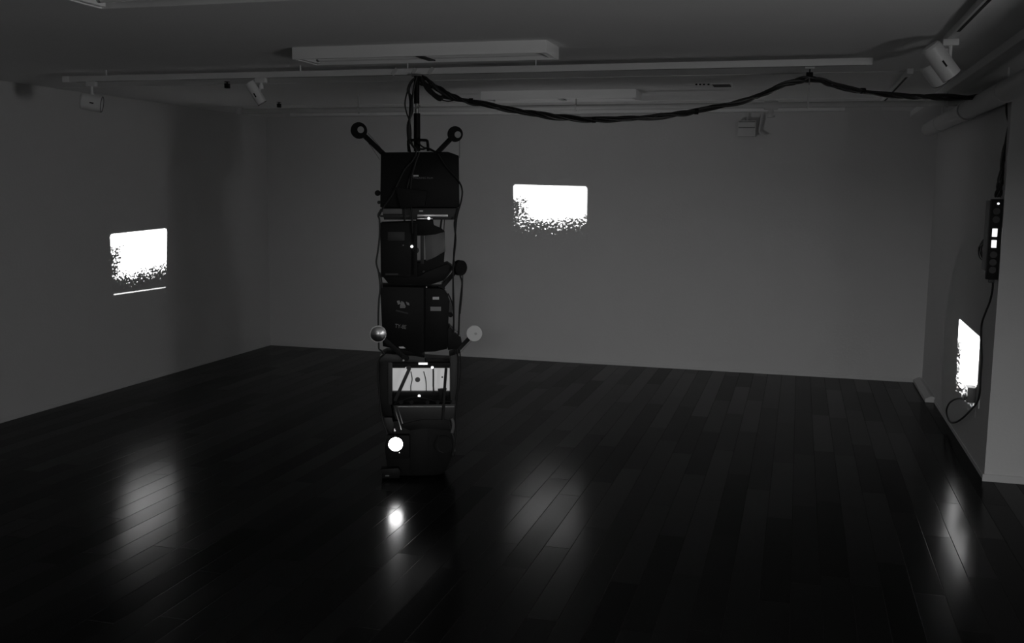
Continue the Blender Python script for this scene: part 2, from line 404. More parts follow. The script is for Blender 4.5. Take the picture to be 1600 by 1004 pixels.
def fluorescent(label, x0, x1, y0, y1, zb=2.437):
    t = thing('fluorescent_light', label, 'ceiling light', ((x0+x1)/2, (y0+y1)/2, zb))
    hx, hy, hh = (x1-x0)/2, (y1-y0)/2, H-zb
    m = MB(); w_ = 0.012
    m.box((-hx, -hy, 0), (hx, -hy+w_, hh), .002).box((-hx, hy-w_, 0), (hx, hy, hh), .002)
    m.box((-hx, -hy+w_, 0), (-hx+w_, hy-w_, hh), .002).box((hx-w_, -hy+w_, 0), (hx, hy-w_, hh), .002)
    m.build('housing', M_FIX, t)
    r = MB()
    for s in (-1, 1):
        r.box((-hx+.013, min(s*.015, s*(hy-.013)), hh-.012), (hx-.013, max(s*.015, s*(hy-.013)), hh-.006))
    r.box((-hx+.013, -.02, hh-.03), (hx-.013, .02, hh-.005), .004)
    r.build('reflector', M_REFL, t)
    for s in (-1, 1):
        tb = MB().cyl((-hx+.05, s*hy*.5, .024), (hx-.05, s*hy*.5, .024), .0125, seg=16).build('tube', M_GLASS, t)
        MB().cyl((-hx+.03, s*hy*.5, .024), (-hx+.055, s*hy*.5, .024), .0135, seg=16).build('tube_cap', M_MET, tb)
        MB().cyl((hx-.055, s*hy*.5, .024), (hx-.03, s*hy*.5, .024), .0135, seg=16).build('tube_cap', M_MET, tb)
    for s in (-1, 1):
        MB().box((s*(hx-.028)-.014, -hy*.8, .004), (s*(hx-.028)+.014, hy*.8, hh-.012), .002).build('lamp_holder', M_FIX, t)
    MB().box((-.02, -hy+.02, .006), (.02, hy-.02, .012), .001).build('crossbar', M_BODY2, t)
    return t
fluorescent('long white fluorescent fitting nearest the top of the projector column', -2.66, -1.255, 5.02, 5.30)
fluorescent('fluorescent fitting cut off by the top left edge of the photo', -2.66, -1.255, 3.19, 3.47)
fluorescent('far fluorescent fitting behind the sagging cable bundle', -2.40, -1.20, 7.55, 7.83)

def aim(v):  # rotation taking -Z to direction v
    return Vector(v).to_track_quat('-Z', 'Y').to_euler()
def spot(label, top, drop, axis_dir, r, L, rear=None, offset=(0, 0, 0), rot=0.0):
    """track spotlight: adapter, stem, yoke and a cylindrical head pointing along axis_dir"""
    t = thing('track_spotlight', label, 'spotlight', top, 0, None)
    MB().box((-.035, -.016, -.03), (.035, .016, 0), .004).build('adapter', M_SPOT, t)
    e = Vector((0, 0, -drop)); o = Vector(offset)
    MB().cyl((0, 0, -.025), e, .009, seg=14).cyl(e+Vector((0, 0, .012)), e-Vector((0, 0, .012)), .014, seg=14).build('stem', M_SPOT, t)
    a = Vector(axis_dir).normalized(); c = e + o
    p, q = c-a*L*.5, c+a*L*.5
    MB().tube([e, (e+c)/2+Vector((0, 0, -.004)), c-a*L*.1], .007, smooth=4).build('yoke', M_SPOT, t)
    h = MB(); h.cyl(p, q, r, r, seg=36, caps=False); h.cyl(p-a*.012, p, r*.86, r, seg=36); h.cyl(p, p+a*.004, r*.99, seg=36)
    h.cyl(q, q-a*L*.9, r*.93, r*.93, seg=36, caps=False)
    hd = h.build('lamp_head', M_SPOT, t)
    MB().cyl(q-a*.03, q-a*.026, r*.92, seg=36).build('reflector_lamp', M_REFL, hd)
    MB().ring(q, r*.965, r*.045, axis=a).build('rim', M_BODY2, hd)
    n = a.cross(Vector((0, 1, 0))).normalized()
    side = Vector((0, -1, 0)) - a*Vector((0, -1, 0)).dot(a); side.normalize()
    MB().bar(c+side*r*1.0-a*L*.06, c+side*r*1.0+a*L*.14, .008, .004, .001, axis=side).build('vent_slot', M_SLOT, hd)
    return t
s1 = on_y(143, 130, RY); spot('left spotlight with a blunt round head hanging below the track', (s1.x, RY, RZ-.018), .085, (.85, .45, -.16), .053, .12, offset=(.0, 0, -.05))
s2 = on_y(408, 122, RY); spot('slim tilted tube spotlight on the track left of the projector column', (s2.x, RY, RZ-.018), .055, (.45, .25, -.85), .031, .135, offset=(-.036, 0, -.04))

# right-hand track running away from the camera
tx = 0.64
t2 = thing('lighting_track', 'white lighting track with a black slot at the top right, over two spotlights', 'lighting track', (tx, 0, H))
MB().box((-.018, 3.2, -.03), (.018, 5.75, 0), .002).build('rail', M_TRACK, t2)
MB().box((-.007, 3.3, -.0312), (.007, 4.95, -.0295)).build('slot', M_SLOT, t2)
t3 = thing('lighting_track', 'short distant lighting track crossing behind the cable bundle near the right', 'lighting track', (0.60, 0, H))
MB().box((-.018, 6.6, -.03), (.018, 9.1, 0), .002).build('rail', M_TRACK, t3)
MB().box((-.007, 6.8, -.0312), (.007, 8.9, -.0295)).build('slot', M_SLOT, t3)
sp3 = on_x(1487, 44, tx)
spot('large white tube spotlight at top right, nearest of the ceiling spotlights', (tx, sp3.y, H-.03), .115, (.62, .2, -.78), .046, .165, offset=(-.035, 0, .012))
spot('squat round spotlight half hidden behind the large tube spotlight', (tx, sp3.y+.33, H-.03), .12, (.6, .4, -.7), .06, .11, offset=(-.015, 0, .012))

# thin pipe across, big pipe along the right wall
pz = 2.375
pl = on_z(372, 173, pz); pr = on_z(1545, 161, pz); py_ = (pl.y+pr.y)/2+.02
pipe = thing('ceiling_pipe', 'thin painted pipe running straight across under the ceiling near the back', 'pipe', (0, py_, pz))
xl_, xr_ = on_y(378, 172, py_).x, 1.06
MB().cyl((xl_, 0, 0), (xr_, 0, 0), .021, seg=20).build('pipe', M_PIPE, pipe)
MB().cyl((xl_-.03, 0, 0), (xl_+.01, 0, 0), .034, seg=20, bev=.004).build('end_cap', M_PIPE, pipe)
cxp = on_y(1205, 164, py_).x
MB().cyl((cxp-.05, 0, 0), (cxp+.05, 0, 0), .032, seg=20, bev=.004).cyl((cxp, 0, 0), (cxp, 0, -.07), .018, seg=16).cyl((cxp, 0, -.06), (cxp, 0, -.085), .03, seg=16, bev=.004).build('tee_joint', M_PIPE, pipe)
for px in (560, 900, 1262, 1480):
    hx = on_y(px, 165, py_).x
    MB().cyl((hx, 0, .015), (hx, 0, H-pz), .006, seg=10).ring((hx, 0, 0), .024, .005, axis=(1, 0, 0), seg=20).build('hanger', M_PIPE, pipe)
bp_ = thing('ceiling_pipe', 'thick painted pipe along the top of the right wall', 'pipe', (XR-.105, 0, 2.325))
MB().cyl((0, 3.4, 0), (0, 9.75, 0), .062, seg=32, bev=.01).build('pipe', M_PIPE, bp_)
MB().cyl((0, py_-.07, 0), (0, py_+.07, 0), .072, seg=32, bev=.006).cyl((0, py_, 0), (-.06, py_, .03), .04, .032, seg=20).build('tee_joint', M_PIPE, bp_)
for yy in (4.6, 6.2, 8.9):
    MB().ring((0, yy, 0), .062, .004, axis=(0, 1, 0)).cyl((0, yy, .06), (0, yy, H-2.325), .007, seg=10).build('hanger', M_PIPE, bp_)
cd = thing('cable_conduit', 'slim pale conduit on the ceiling close to the back wall', 'conduit', (0, 9.45, H-.02))
ca, cb = on_y(455, 173, 9.45).x, on_y(1320, 173, 9.45).x
MB().box((ca, -.03, -.012), (cb, .03, .02), .003).build('channel', M_TRACK, cd)

# box and bent pipe on the back wall
bx = on_y(1167, 201, YD-.07); wb_ = thing('slotted_wall_box', 'small pale slotted box high on the back wall', 'wall box', (bx.x, YD, bx.z))
MB().box((-.082, -.10, -.072), (.082, 0, .075), .004).build('housing', M_PIPE, wb_)
for dz in (.062, .008):
    MB().box((-.076, -.104, dz-.004), (.076, -.098, dz+.004), .001).build('louvre', M_GREY, wb_)
MB().cyl((0, -.05, .07), (0, -.05, .16), .008, seg=10).cyl((0,-.05,.073),(0,-.05,.09),.02,seg=12).build('stem', M_PIPE, wb_)
k1, k2, k3 = on_y(1191, 178, YD-.05), on_y(1187, 205, YD-.05), on_y(1196, 211, YD-.05)
hk = MB().tube([k1+Vector((0, 0, .0)), (k1+k2)/2, k2, k3+Vector((-.01, 0, -.002)), k3], .011, smooth=6)
tag(hk.build('bent_pipe', M_PIPE), 'thin bent pipe end hanging beside the slotted wall box', 'pipe')

# grille on the ceiling
g0 = on_z(1128, 132, H-.005)
vt = thing('ceiling_vent', 'small dark slotted vent in the ceiling above the sagging cable', 'vent', (g0.x, g0.y, H-.008))
MB().box((-.075, -.09, -.004), (.075, .09, .004), .002).build('frame', M_TRACK, vt)
for k in range(5): MB().box((-.06, -.075+k*.034, -.007), (.06, -.056+k*.034, -.003), .001).build('slat', M_BODY2, vt)
for px, wh in ((1088, 'leftmost of four'), (1094, 'second from left of four'), (1100, 'third from left of four'), (1107, 'rightmost of four')):
    q = on_z(px, 131.5, H-.003)
    sc_ = tag(MB().cyl((0, 0, -.006), (0, 0, .003), .007, seg=12).build('ceiling_hook', M_SLOT), 'tiny dark screw hook by the slotted ceiling vent, '+wh, 'hook', 'row of four screw hooks beside the ceiling vent')
    sc_.location = q
def clip(px, py, label, s=.022, rod=.03):
    q = on_z(px, py, H-.02)
    t = thing('pipe_clip', label, 'clip', (q.x, q.y, H))
    MB().box((-s*.7, -s*.7, -.012-s*1.6), (s*.7, s*.7, -.012), .003).build('clamp', M_SLOT, t)
    MB().cyl((0, 0, -.014), (0, 0, 0), .006, seg=10).cyl((0, 0, -.004), (0, 0, 0), s*.9, seg=16).build('screw', M_SLOT, t)
    return t
clip(355, 132, 'small black clip on the ceiling left of the slim spotlight', .022)
clip(436, 163, 'small black clip on the ceiling right of the slim spotlight, above the thin pipe', .022)

# ------------------------------------------------------------------ cables along the ceiling
HKY = 6.42
hkp = on_y(1265, 118, HKY)
ch = thing('cable_hook', 'black ceiling hook holding up the cable bundle at its peak', 'hook', (hkp.x, HKY, H))
bz0, bz1 = on_y(1265, 121, HKY).z-H, on_y(1265, 113, HKY).z-H
MB().box((-.02, -.02, bz0), (.02, .02, min(bz1, -.012)), .003).cyl((0, 0, bz1-.004), (0, 0, 0), .004, seg=10).build('block', M_SLOT, ch)
MB().box((-.028, -.028, -.012), (.028, .028, 0), .003).build('mounting_plate', M_CEIL, ch)
MB().ring((0, 0, bz0-.02), .022, .004, axis=(1, 0, 0)).build('ring', M_MET, ch)

def lerp(a, b, t): return a+(b-a)*t
def strands(parent, pts, n, spread, r, turns, seed, name='cable', ends=True, wob=0.0, seg=7):
    """n cables twisting about a centre line"""
    rnd = random.Random(seed)
    P = [Vector(p) for p in pts]; out = []
    Q = [P[0]*2-P[1]] + P + [P[-1]*2-P[-2]]
    for i in range(1, len(Q)-2):
        for k in range(10):
            t = k/10; a, b, c, d = Q[i-1:i+3]
            out.append(0.5*((2*b)+(c-a)*t+(2*a-5*b+4*c-d)*t*t+(3*b-a-3*c+d)*t**3))
    out.append(P[-1]); N = len(out)
    for s in range(n):
        ph = 2*PI*s/n + rnd.random(); tw = turns*(1+rnd.uniform(-.35, .35)); am = rnd.uniform(.6, 1.1)
        w2 = rnd.uniform(2, 5); L = []
        for i, p in enumerate(out):
            t = i/(N-1); tg = (out[min(i+1, N-1)]-out[max(i-1, 0)]).normalized()
            n1 = tg.cross(Vector((0.1, 0.95, 0.3))).normalized(); n2 = tg.cross(n1)
            sp_ = spread(t) if callable(spread) else spread
            an = ph + 2*PI*tw*t
            L.append(p + (n1*math.cos(an) + n2*math.sin(an))*sp_*am*(1+.35*math.sin(w2*6*t+ph)))
        MB().tube(L, r, seg=seg, smooth=0).build(name, M_RUB, parent)

TOP = on_y(652, 118, RY-.01)
def cabpt(px, py):
    if px <= 1265: return on_y(px, py, lerp(RY, HKY, max(0, (px-652)/(1265-652))))
    return on_y(px, py, lerp(HKY, 7.08, (px-1265)/(1560-1265)))
cbn = thing('cable_bundle', 'thick bundle of black cables sagging from the projector column to the right wall', 'cable')
path = [(652, 119), (672, 131), (700, 148), (728, 157), (770, 166), (820, 176), (870, 182), (930, 187), (990, 185), (1040, 180), (1090, 173),
        (1140, 163), (1190, 147), (1235, 130), (1266, 124), (1300, 131), (1345, 142), (1400, 149), (1460, 152), (1520, 152), (1556, 150)]
strands(cbn, [cabpt(*p) for p in path], 8, lambda t: .012+.012*max(0, 1-abs(t-.03)/.06), .0068, 9, 3)
# loosely gathered loop near the column
gp = [(656, 121), (668, 136), (676, 147), (687, 153), (699, 151)]
for k in range(9):
    rnd = random.Random(40+k)
    L = [cabpt(x+rnd.uniform(-3, 3), y+rnd.uniform(-3, 4)) for x, y in gp]
    L = [cabpt(653, 119)] + L + [cabpt(712, 155)]
    MB().tube(L, .0065, seg=7, smooth=6).build('cable', M_RUB, cbn)
MB().tube([cabpt(690, 156), cabpt(700, 158), cabpt(712, 156), cabpt(720, 153)], .004, seg=7).build('cable', M_RUB, cbn)
for px, py in ((733, 158), (925, 187), (1085, 174), (1345, 142)):
    q = cabpt(px, py); q2 = cabpt(px+6, py)
    MB().cyl(q, q2, .018, seg=14).build('cable_tie', M_SLOT, cbn)
# down the right wall to the power strip
YS = YR+.035
dn = [(1556, 150), (1570, 153), (1576, 165), (1577, 190), (1573, 215), (1568, 240), (1565, 265), (1562, 290), (1560, 308)]
def dnpt(i, px, py):
    Y = lerp(6.9, YS+.05, min(1, i/3)); return on_y(px, py, Y)
cbd = thing('cable_bundle', 'black cables dropping down the right wall from the thick pipe to the power strip', 'cable')
strands(cbd, [dnpt(i, *p) for i, p in enumerate(dn)], 5, lambda t: .010+.005*math.sin(t*9), .0062, 2.4, 11)

# power strip on the right wall
st = on_x(1556, 309, XR-.07)
ps = thing('power_strip', 'black power strip with two lit switches fixed upright on the right wall', 'power strip', (XR, YS-.02, 1.25))
zt, zb = on_y(1564, 311, YS-.02).z-1.25, on_y(1560, 437, YS-.02).z-1.25
xa, xb = -.068, -.001
MB().box((xa, 0, zb), (xb, .045, zt), .004).build('socket_bar', M_BODY, ps)
MB().box((xa-.004, .045, zb+.05), (xb, .16, zt-.01), .004).build('back_box', M_GREY, ps)
def psz(py): return on_y(1562, py, YS-.02).z-1.25
for y0, y1 in ((357, 370), (375, 387)):
    MB().box((-.053, -.006, psz(y1)), (-.024, .001, psz(y0)), .003).build('lit_switch', M_NEON, ps, label='glowing white rocker switch')
MB().cyl((-.03, .001, psz(318)), (-.03, -.004, psz(318)), .007, seg=16).build('indicator_light', M_NEON, ps, label='tiny glowing indicator')
for y_ in (330, 343, 398, 410, 422):
    MB().cyl((-.036, .001, psz(y_)), (-.036, -.003, psz(y_)), .02, seg=24).build('socket', M_BODY2, ps)
MB().box((-.05, .005, zb-.02), (-.018, .035, zb), .003).build('cable_gland', M_BODY2, ps)
# tangle of thin leads behind it
tg = thing('lead_tangle', 'tangle of thin black leads hanging at the left side of the power strip', 'cable')
for k in range(5):
    rnd = random.Random(90+k); pts = [(1548, 330+k*4), (1545, 350), (1541, 366), (1537+rnd.uniform(-3, 3), 378), (1532+rnd.uniform(-2, 2), 388), (1533+k, 400+rnd.uniform(-3, 5)), (1541, 405-k*3), (1545, 395), (1539+k, 386), (1547, 378)]
    MB().tube([on_x(x+rnd.uniform(-1.5, 1.5), y+rnd.uniform(-3, 3), XR-.02-.006*k) for x, y in pts], .0035, seg=6).build('cable', M_RUB, tg)
# single lead to the outlet
lead = [(1551, 434), (1551, 450), (1547, 470), (1540, 488), (1534, 506), (1533, 530), (1534, 560), (1532, 590), (1531, 612), (1527, 628), (1517, 640), (1505, 652),
        (1494, 659), (1485, 659), (1480, 650), (1479, 640), (1483, 630), (1491, 624), (1500, 622), (1508, 624)]
lm = MB().tube([on_x(x, y, XR-.022) for x, y in lead], .0065, seg=8)
tag(lm.build('power_lead', M_RUB), 'single black power lead looping from the power strip to the wall outlet', 'cable')
oc = on_x(1525, 617, XR)
ot = thing('wall_outlet', 'grey outlet box low on the right wall beside the projected picture', 'outlet', (XR, oc.y, oc.z))
yn = on_x(1527, 617, XR).y-oc.y
za, zb_ = on_x(1519, 605, XR-.03).z-oc.z, on_x(1519, 630, XR-.03).z-oc.z
MB().box((-.06, yn, zb_), (0, yn+.11, za), .004).build('box', M_GREY, ot)
MB().box((-.075, yn+.02, zb_+.012), (-.055, yn+.06, zb_+.045), .004).build('plug', M_RUB, ot)
for dz in (.02, .045): MB().box((-.068, yn+.03, za-dz-.012), (-.055, yn+.06, za-dz), .002).build('socket', M_RUB, ot)
MB().box((-.008, yn-.11, zb_-.015), (0, yn+.02, za+.02), .002).build('wall_plate', M_TRIM, ot)

# ------------------------------------------------------------------ the projector column
def P5(name_label, zbase):
    return thing('film_projector', name_label, 'film projector', tuple(cw(0, 0, zbase)), CA, 'film projectors hung in one vertical column')
class PJ:
    """builder in a projector's own frame; outlines are read at depth v"""
    def __init__(s, label, zb): s.z = zb; s.t = P5(label, zb)
    def c(s, px, py, v): u, z = C(px, py, v); return (u, z-s.z)
    def p3(s, px, py, v): u, z = C(px, py, v); return Vector((u, v, z-s.z))
    def prism(s, name, pts, v0, v1, m, bev=.005, parent=None, label=None):
        return MB().prism([s.c(x, y, v0) for x, y in pts], v0, v1, bev).build(name, m, parent or s.t, label=label)
    def rect(s, name, x0, y0, x1, y1, v0, v1, m, bev=.003, parent=None, label=None):
        return s.prism(name, [(x0, y0), (x1, y0), (x1, y1), (x0, y1)], v0, v1, m, bev, parent, label)
    def disc(s, name, px, py, v0, v1, r, m, parent=None, bev=.003, label=None):
        u, z = s.c(px, py, v0); return MB().cyl((u, v0, z), (u, v1, z), r, seg=40, bev=bev).build(name, m, parent or s.t, label=label)
    def tube(s, name, pts, v, r, m, parent=None, smooth=6):
        return MB().tube([s.p3(x, y, vv if vv is not None else v) for x, y, vv in [(p+(None,))[:3] for p in pts]], r, seg=7, smooth=smooth).build(name, m, parent or s.t)
    def arm(s, base, tip, v, w_, r, kind='dark', hub=5, huboff=(0, 0), tilt=0.0, label=None):
        a, b = s.p3(*base, v), s.p3(*tip, v)
        A = MB().bar(a, b, w_, .018, .003).cyl(a+Vector((0, .012, 0)), a-Vector((0, .012, 0)), w_*.75, seg=20).build('reel_arm', M_BODY if kind != 'grey' else M_BODY2, s.t)
        ax = Vector((math.sin(tilt), -math.cos(tilt), 0))
        m = {'dark': M_BODY, 'steel': M_MET, 'clear': M_ACR}[kind if kind in ('dark', 'steel', 'clear') else 'dark']
        R_ = MB()
        R_.cyl(b+ax*.026, b+ax*.021, r, seg=44, bev=.001); R_.cyl(b+ax*.001, b-ax*.004, r, seg=44, bev=.001); R_.cyl(b+ax*.022, b, r*.45, seg=30)
        if kind == 'steel': R_.cyl(b+ax*.026, b+ax*.040, r*.92, r*.25, seg=44)
        rl = R_.build('roller_reel', m, A, label=label)
        h = s.p3(tip[0]+huboff[0], tip[1]+huboff[1], v)
        if hub: MB().cyl(h+ax*.025, h+ax*.030, hub, seg=28, bev=.001).cyl(h+ax*.030, h+ax*.036, hub*.3, seg=14).build('hub', M_HUB if kind != 'steel' else M_BODY2, A)
        return A
    def text(s, txt, px, py, size, v, m, name='lettering', sx_=1.0):
        cu = bpy.data.curves.new(name, 'FONT'); cu.body = txt; cu.size = size; cu.extrude = .0004; cu.align_x = 'CENTER'; cu.align_y = 'CENTER'
        o = bpy.data.objects.new(name, cu); dg = bpy.context.evaluated_depsgraph_get()
        COL.objects.link(o); bpy.context.view_layer.update(); dg = bpy.context.evaluated_depsgraph_get()
        me = bpy.data.meshes.new_from_object(o.evaluated_get(dg)); bpy.data.objects.remove(o)
        me.materials.clear(); me.materials.append(m)
        n = bpy.data.objects.new(name, me); COL.objects.link(n); n.parent = s.t
        n.location = s.p3(px, py, v); n.rotation_euler = (PI/2, 0, 0); n.scale = (sx_, 1, 1); return n
R12 = 0.0445
VF = -.12

# support pole
pole = thing('hanging_pole', 'black pole hanging from the ceiling track into the top projector', 'pole', tuple(cw(0, 0, 0)), CA)
class _T(PJ):
    def __init__(s, t): s.z = 0; s.t = t
pp = _T(pole)
tu, tz = C(651, 116, 0)
pu, _ = C(651, 160, 0)
MB().cyl((pu, 0, C(651, 162, 0)[1]), (tu, 0, tz), .0165, seg=20).build('upper_tube', M_BODY, pole)
MB().cyl((pu+.002, 0, C(651, 236, 0)[1]), (pu+.002, 0, C(651, 177, 0)[1]), .0195, seg=20).build('lower_tube', M_BODY, pole)
MB().cyl((pu+.001, 0, C(651, 178, 0)[1]), (pu+.001, 0, C(651, 161, 0)[1]), .012, seg=16).cyl((pu-.012, -.012, C(651, 170, 0)[1]), (pu+.02, -.012, C(651, 165, 0)[1]), .006, seg=10).build('shackle', M_MET, pole, label='bright metal shackle')
MB().box((tu-.03, -.03, tz-.012), (tu+.03, .03, RZ-.018), .003).build('track_clamp', M_GREY, pole)

# cables beside the pole
pc = thing('cable_bundle', 'loose black cables running down the left side of the hanging pole', 'cable', tuple(cw(0, 0, 0)), CA)
q = _T(pc)
q.tube('cable', [(652, 119), (644, 127), (639, 140), (641, 160), (640, 185), (641, 210), (645, 228), (655, 236)], -.03, .0062, M_RUB)
q.tube('cable', [(652, 119), (642, 128), (637, 142), (643, 152), (644, 175), (637, 195), (638, 220), (641, 238)], -.045, .0062, M_RUB)
q.tube('cable', [(650, 120), (640, 134), (633, 158), (635, 175), (640, 190), (642, 212), (637, 232)], -.02, .0045, M_RUB)
q.tube('cable', [(651, 120), (646, 140), (643, 168), (639, 192), (639, 215), (646, 229), (660, 233), (668, 231), (680, 237)], -.055, .0055, M_RUB)
q.tube('cable', [(653, 222), (660, 229), (672, 234), (684, 238)], -.05, .005, M_RUB)
q.tube('cable', [(643, 225), (650, 235), (645, 250), (632, 265), (622, 285), (612, 305), (600, 322), (592, 338)], VF-.01, .005, M_RUB)
q.tube('cable', [(650, 236), (648, 260), (638, 285), (633, 315), (632, 345)], VF-.012, .0055, M_RUB)
q.tube('cable', [(655, 238), (645, 268), (641, 300), (643, 330), (645, 365)], VF-.02, .0055, M_RUB)
q.tube('cable', [(684, 240), (698, 262), (716, 282), (722, 296), (721, 312), (716, 330), (713, 345), (711, 372), (709, 400), (711, 418)], VF-.01, .005, M_RUB)

# --- projector 1 (top)
zb1 = C(655, 345, VF)[1]
A1 = PJ('topmost film projector, wide black case with a lettered front and two raised reel arms', zb1)
A1.prism('body', [(595, 238), (700, 237), (706, 239), (717, 243), (718, 324), (594, 324)], VF, .14, M_BODY, .006)
A1.prism('chassis', [(596, 325), (717, 325), (713, 343), (600, 343)], VF+.012, .12, M_BODY2, .003)
A1.rect('base_rail', 594, 336, 640, 339, VF-.004, VF+.01, M_BODY2, .001)
A1.rect('trim_strip', 598, 326, 628, 334, VF+.004, VF+.013, M_GREY, .002)
A1.rect('film_gate', 652, 335, 700, 338.5, VF-.004, VF+.01, M_MET, .001)
A1.rect('film_gate', 652, 340.5, 676, 342.5, VF-.004, VF+.01, M_MET, .001)
A1.rect('label_plate', 655, 328.5, 661, 330.5, VF-.001, VF+.013, M_LAB, .0)
A1.disc('glint_glow', 670, 341, VF-.012, VF-.004, .008, M_GLINT, label='small glint drawn as a glowing point under the case')
A1.disc('focus_knob', 590, 301.5, VF+.02, VF+.05, .017, M_BODY, bev=.003)
A1.disc('focus_knob', 592, 316, VF+.02, VF+.045, .010, M_BODY2, bev=.002)
MB().tube([A1.p3(639, 237, -.05), A1.p3(638, 222, -.05), A1.p3(641, 219, -.05), A1.p3(664, 219, -.05), A1.p3(668, 222, -.05), A1.p3(669, 236, -.05)], .0085, seg=10, smooth=3).build('carry_handle', M_BODY, A1.t)
A1.arm((603, 244), (561, 204), -.10, .030, .0475, hub=.019, huboff=(3, -1))
A1.arm((678, 244), (711, 209.5), -.10, .030, .0455, hub=.019, huboff=(4, 1))
A1.tube('film_strip', [(571, 217), (582, 232), (593, 249)], -.115, .0012, M_FILM)
A1.tube('film_strip', [(575, 208), (590, 225), (602, 240)], -.115, .0012, M_FILM)
A1.tube('film_strip', [(718, 214), (718, 232), (718, 247)], -.115, .0016, M_FILM)
A1.tube('film_strip', [(703, 221), (694, 231), (687, 239)], -.115, .0012, M_FILM)
A1.rect('name_plate', 646, 273.3, 654, 275.6, VF-.0015, VF+.002, M_LAB, 0)
A1.text('TALKING FILM', 661, 278, .0135, VF-.0015, M_LABD, sx_=1.35)
for k, (x, y) in enumerate(((632, 300), (652, 303))): A1.disc('mechanism_wheel', x, y, VF-.03, VF, .028-.004*k, M_SLOT)
A1.prism('lens_mount', [(617, 292), (668, 298), (664, 322), (626, 326)], VF-.035, VF, M_SLOT, .006)

# --- projector 2
zb2 = C(655, 445, VF)[1]
A2 = PJ('second film projector from the top, open gap and grey lamp house on its right', zb2)
A2.prism('body', [(594, 348), (650, 346), (652, 433), (595, 433)], VF, .10, M_BODY, .005)
A2.prism('base', [(598, 432), (655, 433), (664, 425), (700, 411), (709, 417), (696, 437), (672, 445), (607, 443)], VF+.01, .09, M_BODY, .004)
A2.rect('vent_panel', 606, 362, 632, 376, VF-.003, VF+.003, M_BODY2, .001)
A2.rect('trim_strip', 602, 427, 622, 429.5, VF-.003, VF+.002, M_BODY2, 0)
A2.prism('upper_bracket', [(650, 344), (677, 344), (678, 353), (690, 357), (695, 362), (680, 366), (662, 368), (650, 368)], VF+.01, .02, M_SLOT, .003)
A2.prism('lamp_house', [(664, 368), (680, 364), (695, 361), (696, 393), (682, 401), (666, 409), (665, 409)], VF+.03, VF+.13, M_GREY, .004, label='dull grey metal lamp house')
A2.rect('vertical_post', 657, 366, 662.5, 412, VF+.01, VF+.03, M_BODY2, .002)
A2.prism('lower_bracket', [(651, 409), (664, 409), (680, 402), (695, 393), (693, 414), (700, 420), (688, 438), (652, 436)], VF+.02, .05, M_BODY, .003)
A2.rect('lens_barrel', 646, 350, 652, 430, VF-.03, VF+.02, M_SLOT, .003)
A2.disc('lens', 650, 391, VF-.02, VF+.01, .018, M_BODY2)
A2.disc('glint_glow', 643.5, 385, VF-.042, VF-.028, .008, M_GLINT, label='small glowing point beside the body')
A2.disc('indicator_light', 630, 383, VF-.004, VF, .004, M_LABD)
A2.tube('support_rod', [(690, 343), (688, 358)], VF+.05, .006, M_BODY2, smooth=0)
A2.tube('support_rod', [(694.5, 343), (693.5, 362)], VF+.05, .0025, M_BODY2, smooth=0)
A2.tube('support_rod', [(692.5, 392), (693, 415)], VF+.05, .003, M_BODY2, smooth=0)
A2.disc('pulley', 662, 424, VF-.01, VF+.02, .007, M_BODY2)

# --- projector 3
zb3 = C(655, 553, VF)[1]
A3 = PJ('middle film projector with two pale labels and white lettering on its black case', zb3)
A3.prism('body', [(594, 447), (666, 449), (666, 549), (652, 553), (640, 549), (598, 541)], VF, .12, M_BODY, .005)
A3.prism('lamp_housing', [(664, 450), (688, 450), (695, 453), (700, 460), (702, 470), (699, 545), (680, 549), (664, 550)], VF-.02, .11, M_BODY, .006)
A3.prism('side_cover', [(700, 463), (704, 470), (707, 482), (706, 492), (699, 488), (698, 466)], VF+.02, VF+.06, M_GREY, .003)
A3.prism('motor', [(699, 513), (704, 511), (709, 519), (720, 526), (722, 536), (716, 544), (700, 547)], VF-.01, .06, M_BODY, .004)
A3.disc('pulley', 704, 492, VF, VF+.03, .014, M_BODY)
A3.rect('label_plate', 676, 463.5, 686, 467.8, VF-.023, VF-.019, M_LAB, 0)
A3.rect('label_plate', 672.5, 479, 689, 485.5, VF-.023, VF-.019, M_LABD, 0)
for pts in ([(620, 470), (624, 469), (626, 474), (622, 476)], [(627, 470), (631, 472), (634, 479), (629, 480), (625, 478)], [(634, 471), (639, 473), (640, 477), (636, 476)], [(625, 478), (634, 478), (633, 481), (625, 481)]):
    A3.prism('emblem', pts, VF-.002, VF+.001, M_LABD, 0)
A3.prism('maker_strip', [(619, 484), (638, 488.5), (637.5, 490.5), (618.5, 486)], VF-.002, VF+.001, M_BODY2, 0)
A3.text('TY-8E', 626, 510, .034, VF-.002, M_LABD, sx_=.8).rotation_euler = (PI/2, .12, 0)
A3.prism('label_plate', [(623, 541.5), (630, 541), (634, 544), (625, 544)], VF-.003, VF+.001, M_LAB, 0)
A3.disc('screw', 668, 550.5, VF-.026, VF-.019, .004, M_MET)
A3.disc('screw', 666.5, 448.5, VF-.026, VF-.010, .0035, M_MET)
A3.arm((690, 449), (716.5, 418), -.09, .026, .0465, hub=0, tilt=.65)
A3.tube('film_strip', [(708, 418), (690, 443)], -.115, .004, M_BODY2, smooth=0)
A3.tube('film_strip', [(719, 430), (722, 442), (720, 462), (718, 485), (717, 515), (716, 540)], -.10, .0055, M_RUB)
A3.tube('film_strip', [(723, 430), (722, 460), (719, 490)], -.10, .003, M_RUB)
A3.tube('film_strip', [(707, 438), (707, 470), (708, 500)], -.10, .0015, M_FILM, smooth=0)
A3.tube('lead', [(700, 458), (706, 472), (709, 492), (708, 512)], -.115, .004, M_RUB)

